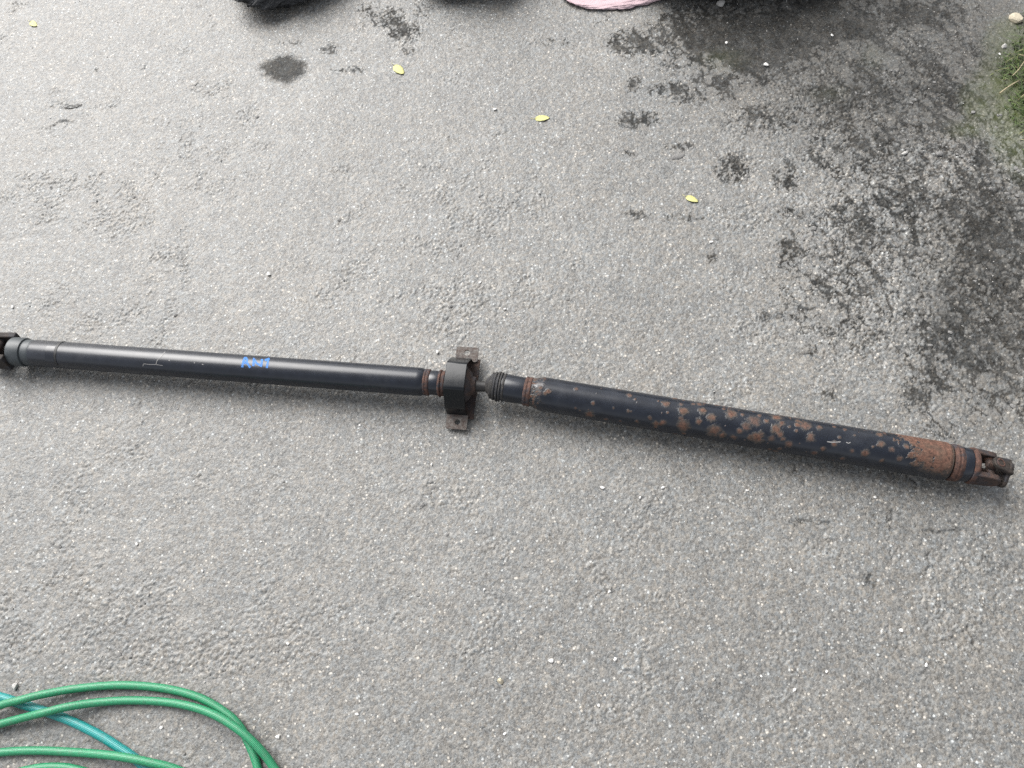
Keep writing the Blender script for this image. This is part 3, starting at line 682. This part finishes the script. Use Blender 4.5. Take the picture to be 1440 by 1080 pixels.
def catmull(P, n=14):
    P = [2 * P[0] - P[1]] + list(P) + [2 * P[-1] - P[-2]]; out = []
    for i in range(1, len(P) - 2):
        for k in range(n):
            t = k / n; a, b, c, d = P[i - 1:i + 3]
            out.append(.5 * ((2 * b) + (c - a) * t + (2 * a - 5 * b + 4 * c - d) * t * t + (3 * b - a - 3 * c + d) * t ** 3))
    out.append(P[-2]); return np.array(out)
def hose(name, pts, r, mat, label, seg=20):
    """pts: (photo x, photo y, lift of the hose centre above its resting height)"""
    P = catmull([at(a, b, r + l) for a, b, l in pts]); n = len(P)
    T = np.gradient(P, axis=0); T /= np.linalg.norm(T, axis=1)[:, None]
    H = np.cross(T, [0, 0, 1.0]); H /= np.linalg.norm(H, axis=1)[:, None]; U = np.cross(H, T)
    L = np.concatenate([[0], np.cumsum(np.linalg.norm(np.diff(P, axis=0), axis=1))])
    V, UV = [], []
    for i in range(n):
        for k in range(seg + 1):
            a = 2 * math.pi * k / seg; V.append(P[i] + (H[i] * math.cos(a) + U[i] * math.sin(a)) * r); UV.append((L[i], k / seg))
    F = np.array([[i * (seg + 1) + k, i * (seg + 1) + k + 1, (i + 1) * (seg + 1) + k + 1, (i + 1) * (seg + 1) + k] for i in range(n - 1) for k in range(seg)])
    o = mesh_obj(name, V, F, mat, origin=(*P.mean(0)[:2], 0.0), uv=UV)
    return tag(o, label, 'hose')
rg, rt = .0079, .0088
HG = [(-140, 1060, .002), (-60, 1016, .012), (0, 992, .018), (30, 984, .021), (60, 976.5, .014), (110, 968, .004), (170, 963.5, .002), (230, 968, .001), (280, 981, .001), (318, 1003, .001), (338, 1023, .001), (350, 1046, .001), (361, 1075, .001), (366, 1110, .001),
      (352, 1180, .001), (300, 1270, .001), (190, 1330, .001), (60, 1310, .001), (-60, 1230, .001), (-120, 1130, .004), (-80, 1060, .010), (-30, 1028, .010), (0, 1018, .010), (30, 1010, .014), (62, 1002, .022), (95, 994, .017), (135, 988, .006), (180, 985, .002), (230, 987, .003), (270, 994, .009), (305, 1007, .016), (338, 1028, .018), (362, 1050, .014), (382, 1075, .006), (400, 1110, .002),
      (405, 1190, .002), (350, 1320, .002), (200, 1390, .002), (20, 1370, .003), (-110, 1250, .003), (-140, 1120, .005), (-80, 1068, .004), (0, 1058, .001), (50, 1055.5, .001), (100, 1057.5, .004), (140, 1060.5, .014), (175, 1065, .022), (210, 1072, .022), (250, 1083, .016), (300, 1110, .006), (330, 1170, .004), (290, 1250, .006), (180, 1290, .012), (60, 1260, .012), (-10, 1190, .008), (-20, 1130, .004), (15, 1092, .002), (45, 1081.5, .001), (75, 1078.5, .001), (105, 1081.5, .001), (135, 1094, .001), (160, 1130, .001)]
hose('garden_hose', HG, rg, M_GREENH, 'coiled green braided garden hose in the bottom left corner')
hose('garden_hose', [(-160, 960, 0), (-60, 967, 0), (0, 980, 0), (30, 990, 0), (65, 1001, 0), (100, 1014, 0), (140, 1034, 0), (170, 1053, 0), (195, 1071, 0), (230, 1105, 0), (260, 1160, 0)], rt, M_TEALH, 'turquoise braided hose running beneath the loops of green hose')

# ================================================================== LEAVES, TWIGS, GRASS
_t = NT('yellow_leaf'); M_LEAF = _t.set(col=_t.mix(_t.noise(_t.pos(), 220, 3), (0.34, 0.33, 0.10), (0.48, 0.46, 0.21)), rough=.6)
_t = NT('straw'); M_STRAW = _t.set(col=_t.mix(_t.noise(_t.pos(), 150, 3), (0.17, 0.14, 0.075), (0.30, 0.26, 0.17)), rough=.8)
_t = NT('dark_twig'); M_TWIG = _t.set(col=_t.mix(_t.noise(_t.pos(), 150, 3), (0.018, 0.017, 0.015), (0.05, 0.045, 0.04)), rough=.8)
def leaf(px, py, tip, tail, wid, label, curl=.0009, mat=M_LEAF):
    """tip and tail: photograph offsets of the leaf's ends; wid: half width in pixels"""
    a, b = at(px + tail[0], py + tail[1]), at(px + tip[0], py + tip[1]); c = at(px, py); ax_ = b - a; L = np.linalg.norm(ax_); ax_ /= L
    sd = np.cross([0, 0, 1.0], ax_); w = wid * mm_px(c); z0 = ground_z(c[0], c[1]) + .0014
    V, F = [], []; n = 11; m = 6
    for layer in (0, -.0004):
        for i in range(n):
            u = i / (n - 1); ww = w * (math.sin(math.pi * min(1, u * 1.0)) ** .55) * (1.12 - .3 * u) + .0002
            ww *= 1 + .05 * math.sin(i * 2.3)
            for k in range(m + 1):
                v = 2 * k / m - 1; p = a + ax_ * (L * u) + sd * (ww * v)
                V.append(np.array([p[0], p[1], z0 + layer + curl * (abs(v) ** 1.6) * ww / w + .0012 * math.sin(3.0 * u + v)]))
    W = m + 1; o = n * W
    for i in range(n - 1):
        for k in range(m): q = i * W + k; F += [(q, q + 1, q + W + 1, q + W), (o + q + 1, o + q, o + q + W, o + q + W + 1)]
    rim = [k for k in range(W)] + [i * W + m for i in range(1, n)] + [(n - 1) * W + k for k in range(m - 1, -1, -1)] + [i * W for i in range(n - 2, 0, -1)]
    for p, q in zip(rim, rim[1:] + rim[:1]): F.append((q, p, o + p, o + q))
    th = thing('leaf', label, 'leaf', np.array([c[0], c[1], z0]))
    mesh_obj('blade', V, F, mat, th)
    s0 = a; s1 = a - ax_ * L * .28 + sd * L * .06
    tubes('stalk', [([s0 + [0, 0, z0 + .001], .5 * (s0 + s1) + [0, 0, z0 + .0012], s1 + [0, 0, z0 + .0006]], .0005, .0004)], mat, th)
    return th
def tubes(name, items, mat, parent=None, seg=7):
    V, F = [], []
    for (P, r0, r1) in items:
        P = [np.asarray(p, float) for p in P]; b0 = len(V); n = len(P)
        for i, p in enumerate(P):
            t = P[min(i + 1, n - 1)] - P[max(i - 1, 0)]; t /= np.linalg.norm(t); a = np.cross(t, [.3, .2, .9]); a /= np.linalg.norm(a); b = np.cross(t, a); r = r0 + (r1 - r0) * i / (n - 1)
            for k in range(seg): an = 2 * math.pi * k / seg; V.append(p + (a * math.cos(an) + b * math.sin(an)) * r)
        for i in range(n - 1):
            for k in range(seg): j = (k + 1) % seg; F.append((b0 + i * seg + k, b0 + i * seg + j, b0 + (i + 1) * seg + j, b0 + (i + 1) * seg + k))
        F += [tuple(b0 + k for k in reversed(range(seg))), tuple(b0 + (n - 1) * seg + k for k in range(seg))]
    return mesh_obj(name, V, F, mat, parent, origin=None if parent is not None else V[0])
leaf(47, 34, (5, 3), (-5, -3), 4.3, 'small pale yellow leaf near the top left corner')
leaf(561, 100, (7, 5), (-7, -7), 6.2, 'bright yellow leaf right of the round dark oil stain')
leaf(762, 167, (11, -1), (-10, 1), 5.0, 'bright yellow leaf lying alone in the upper middle')
leaf(973, 281, (9, 3), (-9, -4), 4.6, 'pale yellow leaf lowest of the four, near dark wet spots')
def twig(name, pts, r, mat, label, cat='twig', lift=.0):
    P = [at(a, b) for a, b in pts]; z = ground_z(P[0][0], P[0][1]); P = [np.array([p[0], p[1], z + r + lift + .001 * math.sin(2.1 * i)]) for i, p in enumerate(P)]
    return tag(tubes(name, [(catmull(P, 5), r, r * .75)], mat), label, cat)
twig('straw_stalk', [(1404, 134), (1412, 128), (1422, 121), (1433, 115)], .0022, M_STRAW, 'pale straw stalk at the lower edge of the grass', lift=.006)
twig('straw_stalk', [(1420, 112), (1427, 105), (1433, 97), (1437, 91)], .0014, M_STRAW, 'thin straw stalk rising through the middle of the grass', lift=.012)
twig('straw_stalk', [(1428, 82), (1436, 84), (1446, 85)], .0016, M_STRAW, 'short straw stalk at the right edge above the other stalks', lift=.012)
twig('twig', [(91, 152), (97, 153), (104, 152), (109, 151), (116, 147)], .0011, M_TWIG, 'tiny dark twig on pale asphalt in the upper left')
# grass growing over the asphalt edge
def grass():
    V, F = [], []; r = random.Random(5); C = []
    def blade(x, y, h, w, az, lean, dark):
        z = ground_z(x, y) - .002; b0 = len(V); n = 5
        for i in range(n):
            u = i / (n - 1); q = lean * h * u * u; px, py, pz = x + math.cos(az) * q, y + math.sin(az) * q, z + h * u * (1 - .35 * lean * u)
            ww = w * (1 - u) ** .7 + .0002; ca, sa = -math.sin(az), math.cos(az)
            V.append((px + ca * ww, py + sa * ww, pz)); V.append((px - ca * ww, py - sa * ww, pz)); C.extend([dark, dark])
        for i in range(n - 1): a = b0 + 2 * i; F.append((a, a + 1, a + 3, a + 2))
    cnt = 0
    edge = [(1436, 36), (1418, 60), (1413, 80), (1400, 97), (1412, 112), (1424, 130), (1416, 146), (1420, 165), (1434, 180), (1446, 200)]
    while cnt < 2700:
        px, py = r.uniform(1385, 1600), r.uniform(20, 215)
        ex = np.interp(py, [e[1] for e in edge], [e[0] for e in edge]); d = px - ex
        if d < 0 and r.random() > math.exp(d / 5.0) * .35: continue
        if r.random() < .35 and d < 12: continue
        p = at(px, py); sparse = min(1, max(.25, (d + 6) / 25))
        blade(p[0], p[1], r.uniform(.008, .030) * sparse + .004, r.uniform(.0008, .0024), r.gauss(3.4, 1.5), r.uniform(.4, 1.9), r.random() if r.random() > .1 else 1.0 + r.random()); cnt += 1
    t = NT('grass_blades'); a = t.attr('tint')
    c_ = t.mix(a, (0.014, 0.032, 0.005), (0.075, 0.110, 0.026)); mat = t.set(col=t.mix(t.math('SUBTRACT', a, 1.0), c_, (0.22, 0.18, 0.10)), rough=.6)
    o = mesh_obj('grass', np.array(V), F, mat, origin=tuple(at(1440, 120)), attrs={'tint': C}); o['kind'] = 'stuff'
    o['label'] = 'short green grass growing over the asphalt edge at upper right'; o['category'] = 'grass'
grass()

# ================================================================== THINGS AT THE TOP EDGE
def bag_material(name, col, rough, sc=22, dist=.02):
    t = NT(name); P = t.pos(); n = t.noise(P, sc, 5, .6, 1.2)
    return t.set(col=col, rough=rough, normal=t.bump(n, .8, dist), spec=.5)
M_BAG = bag_material('black_plastic', (0.012, 0.013, 0.015), .38)
M_PINK = bag_material('pink_fabric', (0.46, 0.34, 0.36), .85, 14, .006)
def sack(name, cpx, cpy, rx, ry, hz, mat, label, cat, seed, crumple=.26, nu=120, nv=60, power=2.4, rot=0.0):
    """crumpled sack resting on the ground; centre and half-axes given on the ground in metres about the pixel's place"""
    c = at(cpx, cpy); th = np.linspace(0, 2 * math.pi, nu, endpoint=False); ph = np.linspace(-.5 * math.pi, .5 * math.pi, nv)
    T, Pp = np.meshgrid(th, ph, indexing='ij'); cp_, sp_ = np.cos(Pp), np.sin(Pp)
    e = 2 / power
    X = np.sign(np.cos(T)) * np.abs(np.cos(T)) ** e * np.abs(cp_) ** e; Y = np.sign(np.sin(T)) * np.abs(np.sin(T)) ** e * np.abs(cp_) ** e; Zz = np.sign(sp_) * np.abs(sp_) ** e
    n1 = fbm((X + Zz * .6) * 2.2 + seed, (Y - Zz * .8) * 2.2, seed, 3); n2 = fbm((X - Zz) * 5 + seed, (Y + Zz) * 5, seed + 9, 3); rid = 1 - np.abs(2 * n2 - 1)
    k = 1 + crumple * 2.0 * (n1 - .5) + crumple * .9 * (rid - .7)
    X, Y, Zz = X * rx * k, Y * ry * k, Zz * hz * k
    cr, sr = math.cos(rot), math.sin(rot); X, Y = X * cr - Y * sr, X * sr + Y * cr
    Zz = np.maximum(Zz + hz * .82, .002 + .004 * n2)
    V = np.stack([c[0] + X, c[1] + Y, Zz], 2).reshape(-1, 3)
    idx = np.arange(nu * nv).reshape(nu, nv); j = np.roll(idx, -1, axis=0)
    F = np.stack([idx[:, :-1].ravel(), j[:, :-1].ravel(), j[:, 1:].ravel(), idx[:, 1:].ravel()], 1)
    return tag(mesh_obj(name, V, F, mat, origin=(c[0], c[1], 0)), label, cat)
sack('plastic_bag', 400, -44, .16, .165, .06, M_BAG, 'crumpled black plastic bag at the top edge above the round stain', 'bag', 5, crumple=.2)
sack('plastic_bag', 660, -60, .16, .15, .07, M_BAG, 'black plastic bag barely showing at the top edge left of the pink cloth', 'bag', 14)
sack('plastic_bag', 1075, -64, .34, .15, .09, M_BAG, 'long black plastic bag barely showing at the top edge right of the pink cloth', 'bag', 23)
sack('pink_cloth', 872, -31, .185, .115, .008, M_PINK, 'pale pink folded cloth poking in at the top edge between black bags', 'cloth', 31, crumple=.09, power=2.2, rot=-.12)
